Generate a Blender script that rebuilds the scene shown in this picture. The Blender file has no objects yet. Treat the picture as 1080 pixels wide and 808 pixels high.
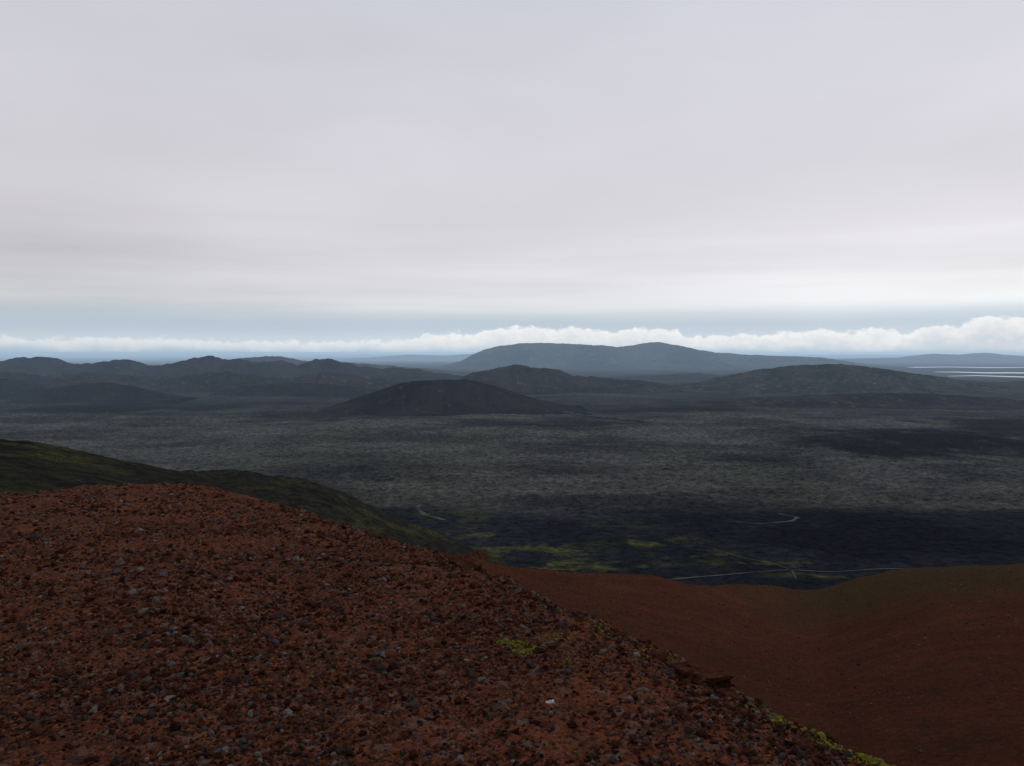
import bpy, math, random
import numpy as np
rng=np.random.default_rng(7)
random.seed(7)
scene=bpy.context.scene
F=840.0; TH=math.atan(32/840.0)
HV=-250.0
def uv(px,py):
    cx=(px-540)/F; cy=(404-py)/F
    Y=math.cos(TH)+cy*math.sin(TH); Z=-math.sin(TH)+cy*math.cos(TH)
    return cx/Y,-Z/Y
def G(px,py,h=HV):
    u,v=uv(px,py); Y=-h/v
    return u*Y,Y
# ---------- noise
_pr=np.random.default_rng(99)
PT=_pr.permutation(4096).astype(np.int32)
_an=_pr.random(4096)*2*np.pi
GX=np.cos(_an).astype(np.float32);GY=np.sin(_an).astype(np.float32)
def perlin(x,y,s=0):
    x=np.asarray(x,float)+s*37.77;y=np.asarray(y,float)-s*91.31
    x,y=np.broadcast_arrays(x,y)
    ix=np.floor(x);iy=np.floor(y);fx=(x-ix).astype(np.float32);fy=(y-iy).astype(np.float32)
    ix=ix.astype(np.int32);iy=iy.astype(np.int32)
    p0=PT[ix&4095];p1=PT[(ix+1)&4095]
    ux=fx*fx*fx*(fx*(fx*6-15)+10);uy=fy*fy*fy*(fy*(fy*6-15)+10)
    i=PT[(p0+iy)&4095];a=GX[i]*fx+GY[i]*fy
    i=PT[(p1+iy)&4095];b=GX[i]*(fx-1)+GY[i]*fy
    i=PT[(p0+iy+1)&4095];c=GX[i]*fx+GY[i]*(fy-1)
    i=PT[(p1+iy+1)&4095];d=GX[i]*(fx-1)+GY[i]*(fy-1)
    return ((a+(b-a)*ux)*(1-uy)+(c+(d-c)*ux)*uy)*1.5
def fbm(x,y,o=4,s=0,gain=.5):
    r=0;a=1;t=0
    for i in range(o):
        r=r+a*perlin(x*2**i+i*17.3,y*2**i-i*9.1,s+i);t+=a;a*=gain
    return r/t
def sstep(a,b,x):
    t=np.clip((x-a)/(b-a),0,1);return t*t*(3-2*t)
def softplus(d,w):
    t=d/w
    return w*np.where(t>20,t,np.log1p(np.exp(np.minimum(t,20))))
# ---------- mesh helpers
def grid(name,X,Y,Z,mat,wrap=False,col=None,uvs=None):
    n,m=X.shape
    V=np.stack([X,Y,Z],-1).reshape(-1,3).astype(np.float32)
    idx=np.arange(n*m).reshape(n,m)
    if wrap:
        nx=np.roll(idx,-1,axis=1); a=idx[:-1];b=nx[:-1];c=nx[1:];d=idx[1:]
    else:
        a=idx[:-1,:-1];b=idx[:-1,1:];c=idx[1:,1:];d=idx[1:,:-1]
    Fc=np.stack([a,b,c,d],-1).reshape(-1,4)
    me=bpy.data.meshes.new(name)
    me.vertices.add(len(V));me.vertices.foreach_set('co',V.ravel())
    me.loops.add(Fc.size);me.loops.foreach_set('vertex_index',Fc.ravel().astype(np.int32))
    me.polygons.add(len(Fc));me.polygons.foreach_set('loop_start',(np.arange(len(Fc))*4).astype(np.int32))
    me.update(calc_edges=True)
    me.polygons.foreach_set('use_smooth',np.ones(len(Fc),bool))
    if col is not None:
        at=me.color_attributes.new('Col','FLOAT_COLOR','POINT')
        C=np.ones((n*m,4),np.float32);C[:,:3]=col.reshape(-1,3);at.data.foreach_set('color',C.ravel())
    o=bpy.data.objects.new(name,me);scene.collection.objects.link(o)
    me.materials.append(mat)
    if me.polygons[len(me.polygons)//2].normal.z<0: me.flip_normals()
    return o
# ---------- node helpers
class N:
    def __init__(s,nt): s.nt=nt
    def n(s,t,**k):
        nd=s.nt.nodes.new(t)
        for a,b in k.items(): setattr(nd,a,b)
        return nd
    def l(s,a,b): s.nt.links.new(a,b)
    def m(s,op,a,b=None,c=None,clamp=False):
        nd=s.n('ShaderNodeMath',operation=op);nd.use_clamp=clamp
        for i,v in enumerate((a,b,c)):
            if v is None: continue
            if isinstance(v,(int,float)): nd.inputs[i].default_value=v
            else: s.l(v,nd.inputs[i])
        return nd.outputs[0]
    def mix(s,f,a,b,bt='MIX'):
        nd=s.n('ShaderNodeMix',data_type='RGBA',blend_type=bt)
        for i,v in ((0,f),(6,a),(7,b)):
            if isinstance(v,(int,float)): nd.inputs[i].default_value=v
            elif isinstance(v,tuple): nd.inputs[i].default_value=(*v,1)
            else: s.l(v,nd.inputs[i])
        return nd.outputs[2]
    def noise(s,vec,scale,detail=4,rough=.55,out=0,dist=0):
        nd=s.n('ShaderNodeTexNoise');nd.inputs['Scale'].default_value=scale;nd.inputs['Detail'].default_value=detail
        nd.inputs['Roughness'].default_value=rough;nd.inputs['Distortion'].default_value=dist
        s.l(vec,nd.inputs['Vector']);return nd.outputs[out]
    def rng(s,v,a,b,c=0,d=1,smooth=False):
        nd=s.n('ShaderNodeMapRange');
        if smooth: nd.interpolation_type='SMOOTHSTEP'
        s.l(v,nd.inputs[0])
        for i,x in enumerate((a,b,c,d)): nd.inputs[i+1].default_value=x
        return nd.outputs[0]
    def scalev(s,vec,sc):
        nd=s.n('ShaderNodeVectorMath',operation='MULTIPLY');s.l(vec,nd.inputs[0]);nd.inputs[1].default_value=sc;return nd.outputs[0]
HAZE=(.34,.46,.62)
def newmat(name):
    m=bpy.data.materials.new(name);m.use_nodes=True;m.node_tree.nodes.clear()
    m.cycles.emission_sampling='NONE'
    return m,N(m.node_tree)
def finish(k,colour,bumpv=None,bdist=.1,bstr=1,rough=.95,haze=True,spec=0.,D=25000.,pw=1.5):
    b=k.n('ShaderNodeBsdfPrincipled');b.inputs['Roughness'].default_value=rough
    b.inputs['Specular IOR Level'].default_value=spec
    if isinstance(colour,tuple): b.inputs['Base Color'].default_value=(*colour,1)
    else: k.l(colour,b.inputs['Base Color'])
    if bumpv is not None:
        bp=k.n('ShaderNodeBump');bp.inputs['Distance'].default_value=bdist;bp.inputs['Strength'].default_value=bstr
        k.l(bumpv,bp.inputs['Height']);k.l(bp.outputs[0],b.inputs['Normal'])
    out=k.n('ShaderNodeOutputMaterial')
    if haze:   # aerial perspective painted in: haze-coloured emission mixed over the surface with distance
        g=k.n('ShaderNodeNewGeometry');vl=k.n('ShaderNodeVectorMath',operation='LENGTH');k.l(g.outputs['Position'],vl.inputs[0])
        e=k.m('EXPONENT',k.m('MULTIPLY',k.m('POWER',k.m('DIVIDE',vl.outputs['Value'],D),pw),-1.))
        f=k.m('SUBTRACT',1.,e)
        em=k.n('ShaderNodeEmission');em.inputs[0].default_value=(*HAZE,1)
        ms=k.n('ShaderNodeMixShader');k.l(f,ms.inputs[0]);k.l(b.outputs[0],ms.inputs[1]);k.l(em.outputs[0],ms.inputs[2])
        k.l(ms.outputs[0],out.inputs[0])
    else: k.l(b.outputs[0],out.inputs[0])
    return b
def pos(k): return k.n('ShaderNodeNewGeometry').outputs['Position']

# ================= FOREGROUND RIDGE
S0=.12;EY=1.7
edge_px=[(0,523),(60,515),(150,511),(215,509),(250,516),(300,529),(350,546),(400,562),(450,577),(500,592),(560,622),(620,646),(680,677),(740,708),(775,733),(850,765),(950,808)]
E=[]
for p in edge_px:
    u,v=uv(*p);Y=EY/(v-S0);E.append((u*Y,Y))
E+= [(2.7,2.2),(3.4,-3),(5,-14),(2,-40),(-30,-45),(-60,-20),(-45,8),(-28,19)]
E=np.array(E)
def sdist(x,y):
    d=np.full(x.shape,1e9);ins=np.zeros(x.shape,bool)
    for i in range(len(E)):
        a=E[i];b=E[(i+1)%len(E)];ab=b-a
        t=np.clip(((x-a[0])*ab[0]+(y-a[1])*ab[1])/(ab@ab),0,1)
        d=np.minimum(d,np.hypot(x-a[0]-t*ab[0],y-a[1]-t*ab[1]))
        c=((a[1]>y)!=(b[1]>y))
        with np.errstate(divide='ignore',invalid='ignore'):
            xi=(b[0]-a[0])*(y-a[1])/(b[1]-a[1])+a[0]
        ins^=(c&(x<xi))
    return np.where(ins,-d,d)
def fgz(x,y,fine=True):
    r=np.hypot(x,y);d=sdist(x,y)+.22*perlin(x*1.3,y*1.3,5)*np.clip(r/12,.35,2)+.06*perlin(x*5,y*5,6)
    w=.06+.02*np.clip(r,0,40)
    z=-EY-S0*y-.78*softplus(d,w)+.78*w*.25
    z=z+.09*fbm(x*.5,y*.5,3,11)*np.clip(r/8,.3,2)
    if fine:
        z=z+.022*fbm(x*3.1,y*3.1,3,21)+.014*np.abs(perlin(x*11,y*11,31))+.012*perlin(x*27,y*27,33)
    return z
az=np.concatenate([np.radians(np.linspace(-180,-44,60)[:-1]),np.radians(np.linspace(-44,44,1000)),np.radians(np.linspace(44,180,60)[1:-1])])
rr=np.concatenate([[.02,.6,1.2,1.8,2.4],np.geomspace(3,48,640),np.geomspace(50,420,50)])
A,R=np.meshgrid(az,rr)
X=R*np.sin(A);Y=R*np.cos(A)
Z=fgz(X,Y)

m_fg,k=newmat('red_scoria')
P=pos(k)
vor=k.n('ShaderNodeTexVoronoi');vor.inputs['Scale'].default_value=40;k.l(P,vor.inputs['Vector'])
vor2=k.n('ShaderNodeTexVoronoi');vor2.inputs['Scale'].default_value=13;k.l(P,vor2.inputs['Vector'])
sep=k.n('ShaderNodeSeparateColor');k.l(vor.outputs['Color'],sep.inputs[0])
sep2=k.n('ShaderNodeSeparateColor');k.l(vor2.outputs['Color'],sep2.inputs[0])
big=k.noise(P,.3,6,.7)
c=k.mix(k.rng(big,.38,.6),(.115,.0385,.021),(.062,.0235,.0145))
c=k.mix(k.rng(sep.outputs[0],.4,1.),c,(.160,.057,.032))
c=k.mix(k.m('MULTIPLY',k.rng(sep.outputs[1],.6,.9),.75),c,(.028,.016,.012))
c=k.mix(k.m('MULTIPLY',k.rng(sep2.outputs[2],.86,.9),.6),c,(.11,.083,.070))
c=k.mix(k.m('MULTIPLY',k.rng(sep2.outputs[0],.86,.9),.6),c,(.030,.023,.022))
hgt=k.m('ADD',k.m('MULTIPLY',vor.outputs['Distance'],-.6),k.m('MULTIPLY',k.noise(P,60,5,.65),1.0))
hgt=k.m('ADD',hgt,k.m('MULTIPLY',vor2.outputs['Distance'],-1.2))
finish(k,c,hgt,.035,1.,haze=False)
fg=grid('red_gravel_ground',X,Y,Z,m_fg,wrap=True)

# ---------- stones (instanced)
def ico(name,sub,seed,flat=1.,rough=.3,mat=None,link=False):
    import bmesh
    bm=bmesh.new();bmesh.ops.create_icosphere(bm,subdivisions=sub,radius=1)
    r=random.Random(seed);off=r.random()*100
    from mathutils import noise,Vector
    planes=[(Vector((r.gauss(0,1),r.gauss(0,1),r.gauss(0,1))).normalized(),r.uniform(.4,.8)) for _ in range(10)]
    sx,sy=r.uniform(.8,1.3),r.uniform(.6,1.)
    for v in bm.verts:
        p=v.co.copy()
        for n_,d_ in planes:
            q=p.dot(n_)
            if q>d_: p-=n_*(q-d_)*.95
        p*=1+rough*noise.noise(p*1.7+Vector((off,0,0)))+rough*.4*noise.noise(p*5+Vector((off,9,0)))
        v.co=Vector((p.x*sx,p.y*sy,p.z*flat))
    me=bpy.data.meshes.new(name);bm.to_mesh(me);bm.free()
    me.materials.append(mat)
    o=bpy.data.objects.new(name,me)
    if link: scene.collection.objects.link(o)
    return o
m_st,k=newmat('scoria_stone')
oi=k.n('ShaderNodeObjectInfo').outputs['Random']
rp=k.n('ShaderNodeValToRGB');k.l(oi,rp.inputs[0]);cr=rp.color_ramp;cr.interpolation='CONSTANT'
cols=[(0,(.13,.045,.026)),(.18,(.19,.068,.039)),(.34,(.085,.031,.020)),(.46,(.24,.092,.055)),(.57,(.040,.023,.019)),(.65,(.16,.083,.060)),(.73,(.085,.076,.073)),(.81,(.27,.18,.14)),(.875,(.15,.15,.16)),(.94,(.36,.31,.28))]
while len(cr.elements)<len(cols): cr.elements.new(.5)
for e,(p,cc) in zip(cr.elements,cols): e.position=p;e.color=(*cc,1)
P=k.n('ShaderNodeTexCoord').outputs['Object']
nn=k.noise(P,3,5,.65)
c=k.mix(k.rng(nn,.3,.7),rp.outputs[0],(.05,.022,.017));c=k.mix(.65,rp.outputs[0],c)
finish(k,c,nn,.25,1,haze=False)
col_st=bpy.data.collections.new('stone_shapes')
for i in range(9): col_st.objects.link(ico('gravel_stone_shape',2,i,flat=random.uniform(.55,.95),mat=m_st))
m_st2,k=newmat('slope_stone')
oi=k.n('ShaderNodeObjectInfo').outputs['Random']
rp=k.n('ShaderNodeValToRGB');k.l(oi,rp.inputs[0]);cr=rp.color_ramp;cr.interpolation='CONSTANT'
cols=[(0,(.070,.025,.016)),(.3,(.10,.037,.023)),(.55,(.035,.018,.014)),(.8,(.05,.032,.026)),(.985,(.11,.085,.075))]
while len(cr.elements)<len(cols): cr.elements.new(.5)
for e,(p,cc) in zip(cr.elements,cols): e.position=p;e.color=(*cc,1)
finish(k,rp.outputs[0],haze=False)
col_s2=bpy.data.collections.new('slope_stone_shapes')
for i in range(5): col_s2.objects.link(ico('slope_stone_shape',1,60+i,flat=.7,mat=m_st2))
def scatter(name,pts,scl,rot,coll,nvar):
    me=bpy.data.meshes.new(name);n=len(pts)
    me.vertices.add(n);me.vertices.foreach_set('co',pts.astype(np.float32).ravel())
    for nm,ar in (('scl',scl),('rot',rot)):
        a=me.attributes.new(nm,'FLOAT_VECTOR','POINT');a.data.foreach_set('vector',ar.astype(np.float32).ravel())
    a=me.attributes.new('idx','INT','POINT');a.data.foreach_set('value',rng.integers(0,nvar,n).astype(np.int32))
    o=bpy.data.objects.new(name,me);scene.collection.objects.link(o)
    ng=bpy.data.node_groups.new(name,'GeometryNodeTree')
    ng.interface.new_socket('Geometry',in_out='INPUT',socket_type='NodeSocketGeometry')
    ng.interface.new_socket('Geometry',in_out='OUTPUT',socket_type='NodeSocketGeometry')
    q=N(ng);gi=q.n('NodeGroupInput');go=q.n('NodeGroupOutput')
    ci=q.n('GeometryNodeCollectionInfo');ci.inputs['Collection'].default_value=coll
    ci.inputs['Separate Children'].default_value=True;ci.inputs['Reset Children'].default_value=True
    io=q.n('GeometryNodeInstanceOnPoints');io.inputs['Pick Instance'].default_value=True
    def na(nm,t):
        x=q.n('GeometryNodeInputNamedAttribute',data_type=t);x.inputs['Name'].default_value=nm;return x.outputs['Attribute']
    q.l(gi.outputs[0],io.inputs['Points']);q.l(ci.outputs[0],io.inputs['Instance'])
    q.l(na('idx','INT'),io.inputs['Instance Index']);q.l(na('scl','FLOAT_VECTOR'),io.inputs['Scale'])
    er=q.n('FunctionNodeEulerToRotation');q.l(na('rot','FLOAT_VECTOR'),er.inputs[0]);q.l(er.outputs[0],io.inputs['Rotation'])
    q.l(io.outputs[0],go.inputs[0])
    md=o.modifiers.new('scatter','NODES');md.node_group=ng
    return o
n=150000
r=np.exp(rng.uniform(np.log(3.2),np.log(44),n));a=np.radians(rng.uniform(-38,38,n))
x=r*np.sin(a);y=r*np.cos(a);d=sdist(x,y);kp=(d<.8)&(rng.random(n)<np.clip(.7+1.2*fbm(x*.7,y*.7,3,77),.15,1));x,y,r=x[kp],y[kp],r[kp];n=len(x)
s=.0098*np.exp(rng.normal(0,.55,n))*(r/5)**.55
s=np.where(rng.random(n)<.04,s*2.0,s);s=np.minimum(np.clip(s,.004,.085),.0075*r)
pts=np.stack([x,y,fgz(x,y)+s*.3],-1)
scatter('gravel',pts,np.stack([s,s,s],-1),np.stack([rng.uniform(-.6,.6,n),rng.uniform(-.6,.6,n),rng.uniform(0,6.28,n)],-1),col_st,9)
def onfg(px,py):
    u,v=uv(px,py);Y=EY/(v-S0);return u*Y,Y
# boulders on the edge
m_b,k=newmat('boulder_rock');P=k.n('ShaderNodeTexCoord').outputs['Object']
nn=k.noise(P,2.5,7,.65)
c=k.mix(k.rng(nn,.35,.65),(.05,.020,.013),(.16,.062,.039));finish(k,c,nn,.5,1,haze=False)
def boulder(px,py,w,fl,seed):
    x,y=onfg(px,py);o=ico('boulder',4,seed,flat=fl,rough=.45,mat=m_b,link=True)
    rad=w/2/F*y;o.scale=(rad,rad,rad);o.rotation_euler=(random.uniform(-.2,.2),random.uniform(-.2,.2),random.uniform(0,6))
    o.location=(x,y,float(fgz(np.array([x]),np.array([y]))[0])+rad*fl*.3)
boulder(497,597,44,.75,3);boulder(478,592,18,.65,23);boulder(745,717,56,.65,8);boulder(764,728,36,.6,12);boulder(718,702,30,.5,4)
boulder(105,755,24,.6,5);boulder(178,719,18,.7,6);boulder(541,800,20,.7,7);boulder(690,692,26,.5,9);boulder(612,646,16,.5,13);boulder(425,576,14,.5,14);boulder(731,697,24,.6,15);boulder(352,664,14,.6,16);boulder(660,672,16,.6,17)

# moss cushions
m_ms,k=newmat('yellow_moss');oi=k.n('ShaderNodeObjectInfo').outputs['Random']
c=k.mix(oi,(.20,.18,.02),(.42,.37,.08));P=k.n('ShaderNodeTexCoord').outputs['Object']
finish(k,c,k.noise(P,9,4),.3,1,haze=False)
col_ms=bpy.data.collections.new('moss_shapes')
for i in range(4): col_ms.objects.link(ico('moss_cushion_shape',2,50+i,flat=.6,rough=.6,mat=m_ms))
mp=[]
def clump(px,py,n,sx,sy):
    for _ in range(n):
        mp.append(onfg(px+random.gauss(0,sx),py+random.gauss(0,sy)))
clump(540,688,110,8,2);clump(553,694,150,9,3);clump(527,686,40,5,1.5);clump(601,708,35,7,3);clump(580,680,40,8,2);clump(475,627,20,6,1.5)
for t in np.linspace(0,1,60):
    px=600+t*350;py=632+(t**.95)*172
    clump(px+random.gauss(0,9),py+random.gauss(2,6),random.choice([3,9,16,28]) if t<.6 else random.choice([16,36,60]),9,4)
clump(300,536,12,10,2);clump(655,660,70,14,3)
mp=np.array(mp);n=len(mp);s=.009*np.exp(rng.normal(0,.45,n))
scatter('moss',np.stack([mp[:,0],mp[:,1],fgz(mp[:,0],mp[:,1])+.014],-1),np.stack([s]*3,-1),np.stack([np.zeros(n),np.zeros(n),rng.uniform(0,6,n)],-1),col_ms,4)
# white lichen pebble
wl,k=newmat('white_lichen');finish(k,(.42,.42,.40),haze=False)
x,y=onfg(581,745);o=ico('white_stone',3,33,flat=.7,rough=.6,mat=wl,link=True);o.scale=(.026,.022,.026);o.location=(x,y,float(fgz(np.array([x]),np.array([y]))[0])+.01)

# ================= RULED HILLSIDES
def hillside(name,prof,yc,h,mat,amp,drop=.62,rmin=14,rmax=900,w=4,nr=420,na=560,seed=0,fn=None):
    us=np.array([uv(*p)[0] for p in prof]);vs=np.array([uv(*p)[1] for p in prof])
    U=np.linspace(us[0],us[-1],na)
    from numpy import interp
    vv=interp(U,us,vs);kk=max(3,na//28);ker=np.hanning(kk);ker/=ker.sum();vv=np.convolve(np.pad(vv,kk,'edge'),ker,'same')[kk:-kk]
    yy=interp(U,[uv(p,400)[0] for p,_ in yc],[q for _,q in yc]);yy=np.convolve(np.pad(yy,kk,'edge'),ker,'same')[kk:-kk]
    Y=np.geomspace(rmin,rmax,nr)[:,None]*np.ones((1,na))
    X=Y*U[None,:]
    z=-h*(1-Y/yy)-vv*Y-drop*softplus(Y-yy,w)+drop*w*.4
    z=z+amp*fbm(X*.03,Y*.03,4,seed)+amp*.25*fbm(X*.2,Y*.2,3,seed+9)*np.clip(Y/60,.3,1.5)
    if fn: z=z+fn(X,Y)
    return grid(name,X,Y,z,mat),X,Y,z
# red slope
m_rs,k=newmat('red_slope_ground');P=pos(k)
sx=k.n('ShaderNodeSeparateXYZ');k.l(P,sx.inputs[0])
st=k.noise(P,.12,8,.75)
fine=k.noise(P,1.6,8,.85);med=k.noise(P,.09,7,.65);gr=k.noise(P,5,4,.8)
c=k.mix(k.rng(st,.38,.62),(.066,.0245,.016),(.105,.037,.0225))
c=k.mix(k.m('MULTIPLY',k.rng(fine,.48,.60),.6),c,(.036,.018,.013))
c=k.mix(k.m('MULTIPLY',k.rng(gr,.50,.62),.55),c,(.14,.060,.040))
far=k.m('ADD',k.rng(k.m('ADD',sx.outputs[0],k.m('MULTIPLY',sx.outputs[1],.25)),35,100),k.m('MULTIPLY',k.m('SUBTRACT',med,.5),1.6))
c=k.mix(k.m('MULTIPLY',k.rng(far,.3,1.),.9),c,k.mix(k.rng(med,.4,.6),(.044,.038,.018),(.052,.035,.020)))
c=k.mix(k.m('MULTIPLY',k.rng(k.noise(P,.35,8,.8),.52,.60),.5),c,(.038,.027,.017))
hh_=k.m('ADD',k.noise(P,1.5,8,.85),k.m('MULTIPLY',gr,.5))
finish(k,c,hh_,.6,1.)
def gull(X,Y):
    # shallow swale running down between the red spur and the olive ridge
    dd=(X-(.36*Y+2))/(.10*Y+3)
    return -.030*Y*np.exp(-dd*dd)*sstep(18,60,Y)*(1-sstep(120,165,Y))-.6*np.abs(perlin(X*.055+.3*perlin(X*.02,Y*.02,5),Y*.012,88))*sstep(25,70,Y)+.12*fbm(X*1.1,Y*1.1,3,90)
_,X,Y,Z=hillside('red_hillside',[(380,560),(440,572),(520,590),(560,598),(600,603),(650,606),(700,609),(760,613),(810,619),(845,625),(868,625),(900,614),(950,604),(1000,600),(1080,597),(1200,592),(1500,590)],
  [(380,80),(520,95),(700,135),(850,185),(950,205),(1080,215),(1500,220)],8,m_rs,1.0,rmin=10,seed=3,w=6,fn=gull,na=800,nr=600)
ok=np.argwhere((Y<170)&(Y>24)&(X/Y<.72));sel=ok[rng.integers(0,len(ok),30000)]
i,j=sel[:,0],sel[:,1];i2=np.minimum(i+1,Y.shape[0]-1);j2=np.minimum(j+1,Y.shape[1]-1);f=rng.random(len(i));
px_=X[i,j]*(1-f)+X[i2,j2]*f;py_=Y[i,j]*(1-f)+Y[i2,j2]*f;pz_=Z[i,j]*(1-f)+Z[i2,j2]*f
s=np.clip(.0009*py_*np.exp(rng.normal(0,.45,len(i))),.02,.22)
scatter('gravel',np.stack([px_,py_,pz_+s*.1],-1),np.stack([s]*3,-1),np.stack([s*0,s*0,rng.uniform(0,6,len(s))],-1),col_s2,5)
# green slopes left
m_gs,k=newmat('mossy_slope_ground');P=pos(k)
a1=k.noise(P,.05,7,.7);a2=k.noise(P,.35,7,.75);a3=k.noise(P,1.2,6,.75)
c=k.mix(k.rng(a2,.42,.6),(.013,.013,.013),(.030,.032,.023))
c=k.mix(k.m('MULTIPLY',k.m('MULTIPLY',k.rng(a1,.51,.60),k.rng(a3,.45,.56)),.65),c,(.075,.078,.028))
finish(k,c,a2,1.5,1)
hillside('mossy_hillside',[(-500,440),(-120,448),(0,465),(30,468),(80,477),(130,488),(180,497),(230,512),(300,540),(360,570)],[(-500,120),(0,140),(360,150)],8,m_gs,1.2,seed=5,w=3)
m_gs2=m_gs.copy();m_gs2.name='mossy_slope_far'
hillside('mossy_hillside',[(0,490),(100,495),(180,498),(240,500),(280,502),(320,506),(350,515),(380,531),(415,546),(455,560),(485,573),(525,590),(600,626),(700,668)],[(0,230),(350,250),(520,230),(700,210)],20,m_gs2,2.6,seed=8,w=5)

# ================= VALLEY
def ell(x,y,px,py,rx,ry,seed,soft=.5,nz=.6):
    cx,cy=G(px,py);wx=rx/F*cy;y0=G(px,py+ry)[1];y1=G(px,py-ry)[1];wy=(y1-y0)/2;cy=(y0+y1)/2
    out=np.zeros(x.shape)
    q=np.hypot((x-cx)/wx,(y-cy)/wy);s_=q<2.6
    xs,ys=x[s_],y[s_]
    d=q[s_]+nz*fbm(xs/wx*1.9,ys/max(wx*.6,wy)*1.9,6,seed,.65)
    out[s_]=(1-sstep(1-soft,1+soft*.3,d))*(1-sstep(2.,2.6,q[s_]))
    return out
def lava(x,y):
    ly=np.log(np.maximum(y,1))
    m=sstep(math.log(1200),math.log(1330),ly+.10*fbm(x/260,y/260,4,61))
    m=m*(1-.7*sstep(math.log(2700),math.log(3900),ly+.25*fbm(x/700,y/700,4,62)))
    return m
def vz(x,y):
    L=lava(x,y);r=np.hypot(x,y)
    z=HV+L*(4*fbm(x/38,y/38,4,41,.65)+4.*np.abs(perlin(x/14,y/14,44)))
    z=z+14*fbm(x/620,y/620,4,43)*sstep(1500,2600,r)*(1-sstep(6500,8500,r))
    return z
az=np.concatenate([np.radians(np.linspace(-180,-46,50)[:-1]),np.radians(np.linspace(-46,46,1000)),np.radians(np.linspace(46,180,50)[1:-1])])
ry_=np.concatenate([[5,150,300],np.geomspace(450,9000,900),np.geomspace(9300,120000,60)])
A,R=np.meshgrid(az,ry_);X=R*np.sin(A);Y=R*np.cos(A)
Z=vz(X,Y)
L=lava(X,Y)[...,None]
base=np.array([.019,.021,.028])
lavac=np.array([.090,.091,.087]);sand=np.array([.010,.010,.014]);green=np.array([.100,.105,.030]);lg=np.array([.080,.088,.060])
C=base*(1+.7*fbm(X/300,Y/300,6,71,.6))[...,None]*np.ones(3)
t=(sstep(-.3,.2,fbm(X/420,Y/300,6,72,.6)))[...,None]
C=C*(1-L)+L*(lavac*(.5+.5*t))
gm=(sstep(0,.35,fbm(X/330,Y/330,6,74,.65)))[...,None]*L
C=C*(1-.45*gm)+.45*gm*lg
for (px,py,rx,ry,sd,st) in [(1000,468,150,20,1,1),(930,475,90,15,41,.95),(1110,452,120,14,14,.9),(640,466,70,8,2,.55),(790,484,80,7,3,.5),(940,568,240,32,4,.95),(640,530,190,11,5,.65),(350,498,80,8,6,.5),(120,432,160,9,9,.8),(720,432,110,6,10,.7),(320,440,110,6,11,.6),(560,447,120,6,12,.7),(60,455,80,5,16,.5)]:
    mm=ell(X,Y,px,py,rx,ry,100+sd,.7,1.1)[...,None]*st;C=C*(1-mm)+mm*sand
for (px,py,rx,ry,sd,st) in [(560,580,80,10,21,1.),(620,598,90,9,22,1),(690,572,80,7,23,.9),(470,545,60,8,24,.5),(800,594,70,6,25,.8),(655,553,60,5,26,.5),(500,562,50,8,27,.9),(740,585,60,5,28,.8),(860,607,60,4,29,.7)]:
    mm=ell(X,Y,px,py,rx,ry,200+sd,.9)[...,None]*st
    mm=mm*(sstep(-.14,.28,fbm(X/55,Y/40,5,300+sd,.65)))[...,None]
    C=C*(1-mm)+mm*green
for (px,py,rx,ry,sd,st) in [(300,381,260,2.2,31,.6),(980,395,100,5,32,.55),(640,417,40,1.5,33,.4),(265,491,9,1.2,34,.7),(600,437,30,2,35,.6)]:
    mm=ell(X,Y,px,py,rx,ry,400+sd,.7)[...,None]*st;C=C*(1-mm)+mm*np.array([.10,.105,.10])
C=np.clip(C,.006,1)
m_v,k=newmat('lava_field');P=pos(k)
ac=k.n('ShaderNodeVertexColor');ac.layer_name='Col'
n1=k.noise(P,.06,8,.85);n2=k.noise(P,.008,8,.75)
c=k.mix(1.,ac.outputs[0],k.mix(k.rng(n1,.4,.6),(.3,.3,.3),(1.7,1.7,1.66)),'MULTIPLY')
c=k.mix(1.,c,k.mix(k.rng(n2,.4,.6),(.8,.8,.83),(1.2,1.2,1.17)),'MULTIPLY')
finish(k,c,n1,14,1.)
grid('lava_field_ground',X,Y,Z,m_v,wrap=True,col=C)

# tracks
m_t,k=newmat('dirt_track');P=pos(k)
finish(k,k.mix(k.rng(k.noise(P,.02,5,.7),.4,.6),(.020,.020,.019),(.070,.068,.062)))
def ribbon(name,pp,width,mat,lift=.6):
    g=np.array([G(*p) for p in pp]);t=np.linspace(0,len(g)-1,160);i=np.arange(len(g))
    x=np.interp(t,i,g[:,0]);y=np.interp(t,i,g[:,1])
    ker=np.hanning(23);ker/=ker.sum()
    x=np.convolve(np.pad(x,11,'edge'),ker,'valid');y=np.convolve(np.pad(y,11,'edge'),ker,'valid')
    dx=np.gradient(x);dy=np.gradient(y);l=np.hypot(dx,dy)+1e-6
    w=width*(.4+.9*np.abs(perlin(t*1.3,t*0+3,9)))
    o_=np.linspace(-.5,.5,4)[:,None]
    X=x-dy/l*w*o_;Y=y+dx/l*w*o_
    return grid(name,X,Y,vz(X,Y)+lift,mat)
ribbon('dirt_track',[(640,617),(700,612),(760,607),(830,601),(880,604),(930,600),(985,601),(1030,598),(1090,600)],5,m_t)
ribbon('dirt_track',[(770,550),(800,553),(835,550),(842,546),(820,542)],8,m_t)
ribbon('dirt_track',[(428,524),(448,528),(440,536),(447,543),(470,549)],10,m_t)
ribbon('dirt_track',[(740,575),(780,588),(820,596),(835,602),(840,612)],3,m_t)
ribbon('dirt_track',[(545,428),(575,433),(610,438),(650,443),(690,447)],30,m_t,5)

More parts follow.
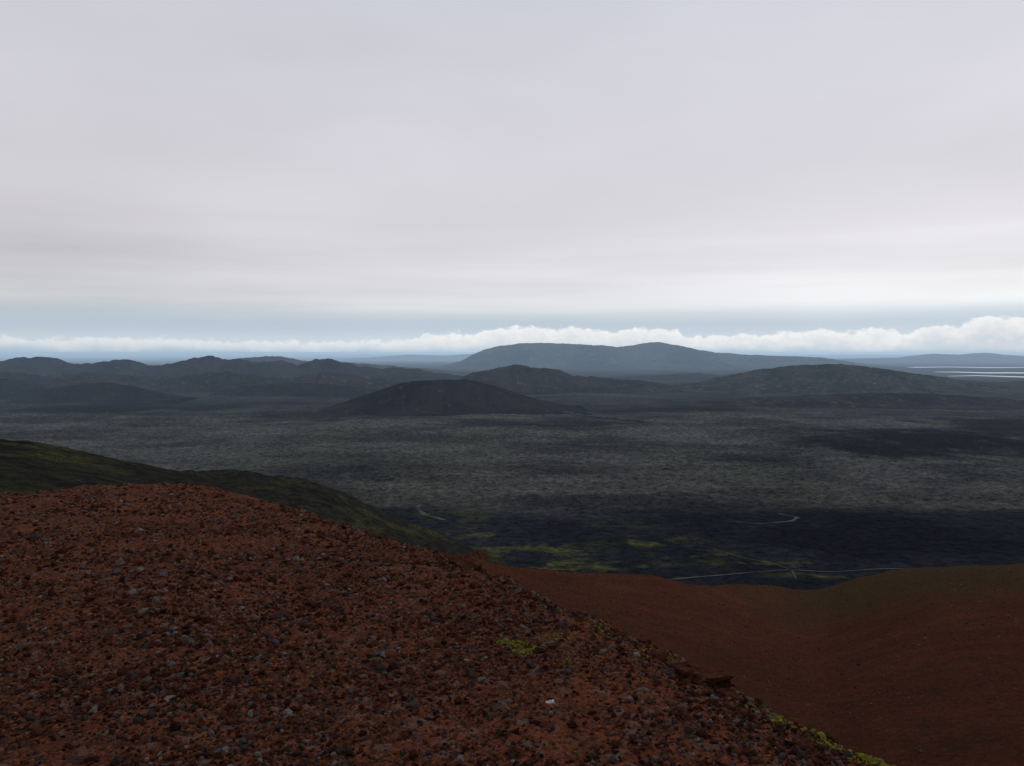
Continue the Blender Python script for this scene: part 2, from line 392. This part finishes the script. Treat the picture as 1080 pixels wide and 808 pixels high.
# river
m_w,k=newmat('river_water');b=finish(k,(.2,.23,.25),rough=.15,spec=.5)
def river(pp,lift=4):
    X=np.array([[G(a,b)[0] for a,b,_ in pp],[G(a,c)[0] for a,_,c in pp]]);Y=np.array([[G(a,b)[1] for a,b,_ in pp],[G(a,c)[1] for a,_,c in pp]])
    return grid('river',X,Y,X*0+HV+lift,m_w)
river([(930,387.6,388.0),(960,387.4,388.2),(1000,387,387.6),(1040,387.5,388.4),(1090,387.4,388),(1150,387,389)])
river([(985,392.5,392.8),(1010,392.3,393.2),(1040,393,394.2),(1070,393,394.2),(1100,393.4,394.6)])
river([(1000,397,397.3),(1030,396.2,396.9),(1060,397,398),(1100,398,399.2)])

# ================= HILLS
def hmat(name,c1,c2,c3,sc=.004,bump=25):
    m,k=newmat(name);P=pos(k)
    a=k.noise(P,sc,8,.7);b=k.noise(P,sc*5,8,.75)
    c=k.mix(k.rng(a,.42,.58),c1,c2);c=k.mix(k.rng(b,.56,.66),c,c3)
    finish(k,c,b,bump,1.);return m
m_h1=hmat('dark_hill',(.010,.011,.015),(.022,.023,.025),(.052,.044,.038))
m_h2=hmat('brown_hill',(.013,.013,.017),(.034,.030,.029),(.095,.075,.064))
m_h3=hmat('grey_hill',(.018,.021,.019),(.048,.046,.040),(.15,.125,.10),.005,32)
m_mt=hmat('mountain_rock',(.02,.03,.03),(.07,.08,.055),(.12,.13,.10),.0011,160)
def hill(name,prof,D,half,mat,amp=.10,nx=480,ny=150,seed=0,pw=1.3,jag=.035):
    us=[uv(*p)[0] for p in prof];vs=[uv(*p)[1] for p in prof]
    x=np.linspace(us[0]*D,us[-1]*D,nx);zc=np.interp(x,np.array(us)*D,-np.array(vs)*D)
    kk=7;ker=np.hanning(kk);ker/=ker.sum();zc=np.convolve(np.pad(zc,kk,'edge'),ker,'same')[kk:-kk]
    T=np.linspace(-1,1,ny)[:,None]*np.ones((1,nx));H=zc-HV;Hm=H.max()
    zc=zc+jag*Hm*fbm(x/(half*.14),x*0+seed*3.3,4,seed+20,.6)*np.clip(H/Hm*2,0,1);H=zc-HV
    X=x[None,:]*np.ones((ny,1))
    sc=half*.35
    cr=half*.22*fbm(x/sc,x*0+seed,3,seed)[None,:]
    Y=D+T*half
    t=np.clip(np.abs(Y-D-cr*(1-T*T))/half,0,1)
    f=(1-t**pw)**1.5
    hh=np.maximum(H,0)[None,:]
    z=HV-2+hh*f
    g=fbm(X/(sc*.55),Y/(sc*1.3),6,seed+3,.65)
    z=z+amp*Hm*g*np.sqrt(np.clip(f,0,1)+.02)*np.clip(hh/Hm*1.5,0,1)*np.clip(.35+2*(1-f),0,1)
    wx_=X+sc*.25*perlin(X/sc,Y/sc,seed+31)
    rid=np.abs(perlin(wx_/(sc*.32),Y/(sc*1.8),seed+7))+.5*np.abs(perlin(wx_/(sc*.13),Y/(sc*.9),seed+8));z=z-amp*Hm*2.1*rid*f*(1-f)*3*(hh/Hm)
    z=np.where(t>.97,HV-20,z)
    z=np.where(np.broadcast_to(hh,z.shape)<=0,HV-20,z)
    return grid(name,X,Y,z,mat)
hill('hill',[(340,431),(370,421),(395,413),(412,407),(426,402.5),(440,401),(470,400),(492,400),(505,402.5),(520,406),(545,414),(570,421),(600,428),(640,436),(680,443),(720,449)],3500,330,m_h1,.06,seed=1,jag=.03)
hill('hill',[(470,408),(490,396),(505,391),(520,389),(535,386),(548,384),(560,387),(575,388),(590,390),(605,396),(625,397),(650,399),(675,401),(700,404),(730,408),(770,412)],5300,520,m_h2,.10,seed=2,jag=.07)
hill('hill',[(560,404),(620,402),(660,397),(700,395),(735,393),(760,396),(800,400),(850,405)],7800,700,m_h2,.09,seed=12,jag=.06)
hill('hill',[(650,412),(700,407),(740,402),(765,397),(790,391),(820,387),(850,384.5),(885,383.5),(915,386),(945,391),(965,394),(990,397),(1020,401),(1050,403),(1075,402),(1110,400),(1160,408),(1200,414)],5400,700,m_h3,.10,seed=4,jag=.045,nx=700)
hill('hill',[(690,430),(730,425),(780,420),(850,416),(930,414),(1000,416),(1060,420),(1120,426)],3900,330,m_h2,.14,seed=14,jag=.10)
hill('hill',[(-160,384),(-60,382),(0,380),(20,376.5),(38,377),(55,376),(75,384),(100,383),(132,378),(155,386),(185,383),(205,376.5),(222,375.5),(235,379.5),(252,378),(272,382),(295,380),(315,385),(332,378),(350,378),(375,385),(400,388),(425,387),(450,391),(490,397),(530,404)],6600,700,m_h1,.11,nx=1000,seed=5,jag=.08)
hill('hill',[(-120,386),(0,384),(40,381),(90,386),(150,384),(190,387),(240,379),(275,376),(292,375.5),(315,379),(340,384),(370,382),(440,388),(500,393)],9500,800,m_h3,.09,nx=800,seed=15,jag=.08)
hill('hill',[(-140,394),(-40,390),(20,393),(60,397),(90,392),(120,394),(180,398),(215,393),(240,392),(300,399),(340,392),(370,394),(420,402),(470,407)],5300,420,m_h2,.14,nx=800,seed=6,jag=.09)
hill('hill',[(30,416),(60,408),(90,404),(115,403),(140,407),(170,414),(200,419)],4200,240,m_h1,.08,seed=7)
hill('hill',[(-120,404),(-30,398),(20,400),(50,407),(80,416)],4500,260,m_h1,.08,seed=17)
hill('hill',[(230,412),(270,406),(310,403),(350,405),(390,409),(420,414)],4700,260,m_h1,.10,seed=18)
hill('mountain',[(440,390),(465,386),(485,381),(498,374),(510,369),(525,365),(545,362.5),(570,361.5),(600,362.5),(630,364),(650,365.5),(665,364),(685,361.5),(697,360.5),(712,363.5),(735,369),(775,373),(820,375.5),(860,376.5),(885,380),(910,384),(950,389)],14500,2300,m_mt,.13,nx=800,seed=8,jag=.05)
hill('mountain',[(700,384),(760,380),(820,377),(870,379),(910,378),(950,377),(985,373),(1010,374),(1035,372),(1060,374),(1085,376),(1130,374),(1180,378),(1240,384)],21000,2500,m_mt,.06,seed=9)
hill('mountain',[(300,384),(350,379),(390,377),(430,374),(470,375),(500,373),(540,376),(600,382)],29000,2500,m_mt,.06,seed=10)

# ================= CLOUD BANK
RC=60000.
prof=[(-300,358),(0,357),(240,358),(262,356),(300,360),(380,359),(430,357),(450,351),(500,349),(530,345),(560,345),(600,344),(640,347),(680,346),(700,347),(720,352),(760,353),(800,351),(840,349),(880,348),(920,350),(960,350),(985,344),(1010,346),(1040,337),(1080,340),(1300,345),(1500,350)]
az=np.linspace(math.radians(-58),math.radians(58),700);hs=np.linspace(50,3000,60)
A,Hh=np.meshgrid(az,hs)
X=RC*np.sin(A);Y=RC*np.cos(A)
pu=[math.atan(uv(*p)[0]) for p in prof];pt=[-uv(*p)[1]*RC for p in prof]
T=np.interp(A,pu,pt);thick=np.interp(A,[math.atan(uv(p,400)[0]) for p in (-300,240,420,470,1500)],[.45,.55,.6,1.,1.])
CC=np.stack([T/3000,thick,T*0],-1)
m_c,k=newmat('cloud_emission');P=pos(k)
vc=k.n('ShaderNodeVertexColor');vc.layer_name='Col';sc=k.n('ShaderNodeSeparateColor');k.l(vc.outputs[0],sc.inputs[0])
sp=k.n('ShaderNodeSeparateXYZ');k.l(P,sp.inputs[0])
Ps=k.scalev(P,(1,1,1.5))
b1=k.noise(Ps,.0005,3,.5);b2=k.noise(Ps,.0016,6,.55);b3=k.noise(Ps,.0003,7,.6)
top=k.m('ADD',k.m('MULTIPLY',sc.outputs[0],3000),k.m('ADD',k.m('MULTIPLY',k.m('SUBTRACT',b1,.5),1300),k.m('MULTIPLY',k.m('SUBTRACT',b2,.5),800)))
dz=k.m('SUBTRACT',top,sp.outputs[2])
al=k.rng(dz,0,260,smooth=True)
bot=k.rng(k.m('ADD',sp.outputs[2],k.m('MULTIPLY',k.m('SUBTRACT',b3,.5),1500)),-100,700,smooth=True)
al=k.m('MULTIPLY',k.m('MULTIPLY',al,bot),sc.outputs[1])
shade=k.m('ADD',k.rng(dz,0,1600,1.,0.),k.m('MULTIPLY',k.m('SUBTRACT',b2,.5),1.4),clamp=True)
cc=k.mix(shade,(.62,.68,.74),(.90,.90,.90))  # light painted in: emission white at cloud tops, bluish grey toward the base
em=k.n('ShaderNodeEmission');k.l(cc,em.inputs[0]);tr=k.n('ShaderNodeBsdfTransparent');ms=k.n('ShaderNodeMixShader')
k.l(al,ms.inputs[0]);k.l(tr.outputs[0],ms.inputs[1]);k.l(em.outputs[0],ms.inputs[2])
o=k.n('ShaderNodeOutputMaterial');k.l(ms.outputs[0],o.inputs[0])
grid('cloud_bank',X,Y,Hh,m_c,col=CC)

# ================= WORLD
w=bpy.data.worlds.new('World');scene.world=w;w.use_nodes=True;w.node_tree.nodes.clear();k=N(w.node_tree)
sky=k.n('ShaderNodeTexSky',sky_type='NISHITA');sky.sun_disc=False
SE,SR=math.radians(36),math.radians(50)
sky.sun_elevation=SE;sky.sun_rotation=SR
bg1=k.n('ShaderNodeBackground');k.l(sky.outputs[0],bg1.inputs[0]);bg1.inputs[1].default_value=.08
D=k.n('ShaderNodeTexCoord').outputs['Generated'];s3=k.n('ShaderNodeSeparateXYZ');k.l(D,s3.inputs[0])
Ds=k.scalev(D,(1,1,7));Dm=k.scalev(D,(1,1,3.2))
w1=k.noise(Ds,1.5,3,.45);w2=k.noise(Dm,1.9,4,.5);w3=k.noise(k.scalev(D,(1,1,16)),1.8,4,.5)
z=s3.outputs[2]
amp=k.rng(z,0,.08,.008,.03)
zz=k.m('ADD',z,k.m('MULTIPLY',k.m('SUBTRACT',w1,.5),amp))
mp_=k.m('POWER',k.m('MAXIMUM',zz,0.),.5)
rp=k.n('ShaderNodeValToRGB');k.l(mp_,rp.inputs[0]);cr=rp.color_ramp;cr.interpolation='B_SPLINE'
st=[(0,(.38,.53,.68)),(.006,(.50,.63,.74)),(.014,(.68,.76,.82)),(.024,(.57,.67,.77)),(.038,(.50,.60,.71)),(.050,(.62,.69,.76)),(.064,(.89,.90,.92)),(.10,(.76,.75,.785)),(.17,(.69,.665,.71)),(.28,(.71,.695,.745)),(.42,(.65,.66,.725)),(1,(.55,.58,.66))]
while len(cr.elements)<len(st): cr.elements.new(.5)
for e,(p,c) in zip(cr.elements,st): e.position=p**.5;e.color=(*c,1)
azg=k.rng(s3.outputs[0],-.5,.6,-.05,.04)
band=k.m('MULTIPLY',k.rng(z,.035,.06,smooth=True),k.rng(z,.09,.2,1,0,smooth=True))
g=k.m('ADD',1.,k.m('ADD',azg,k.m('MULTIPLY',k.m('SUBTRACT',w2,.5),.30)))
g=k.m('ADD',g,k.m('MULTIPLY',band,k.m('ADD',k.rng(s3.outputs[0],-.5,.35,-.19,.06),k.m('MULTIPLY',k.m('SUBTRACT',w3,.5),.4))))
sc_=k.n('ShaderNodeVectorMath',operation='SCALE');k.l(rp.outputs[0],sc_.inputs[0]);k.l(g,sc_.inputs[3])
bg2=k.n('ShaderNodeBackground');k.l(sc_.outputs[0],bg2.inputs[0]);bg2.inputs[1].default_value=1.
ms=k.n('ShaderNodeMixShader');ms.inputs[0].default_value=.94;k.l(bg1.outputs[0],ms.inputs[1]);k.l(bg2.outputs[0],ms.inputs[2])
o=k.n('ShaderNodeOutputWorld');k.l(ms.outputs[0],o.inputs[0])

sun=bpy.data.lights.new('sun','SUN');sun.energy=1.;sun.angle=math.radians(10);sun.color=(1,.95,.88)
so=bpy.data.objects.new('sun',sun);scene.collection.objects.link(so)
from mathutils import Vector
dv=Vector((math.sin(SR)*math.cos(SE),math.cos(SR)*math.cos(SE),math.sin(SE)))
so.rotation_euler=dv.to_track_quat('Z','Y').to_euler()

cam=bpy.data.cameras.new('camera');cam.sensor_width=36;cam.lens=28;cam.clip_start=.1;cam.clip_end=300000
co=bpy.data.objects.new('camera',cam);scene.collection.objects.link(co);co.rotation_euler=(math.pi/2-TH,0,0)
scene.camera=co
scene.view_settings.view_transform='Standard';scene.view_settings.look='None';scene.view_settings.exposure=0
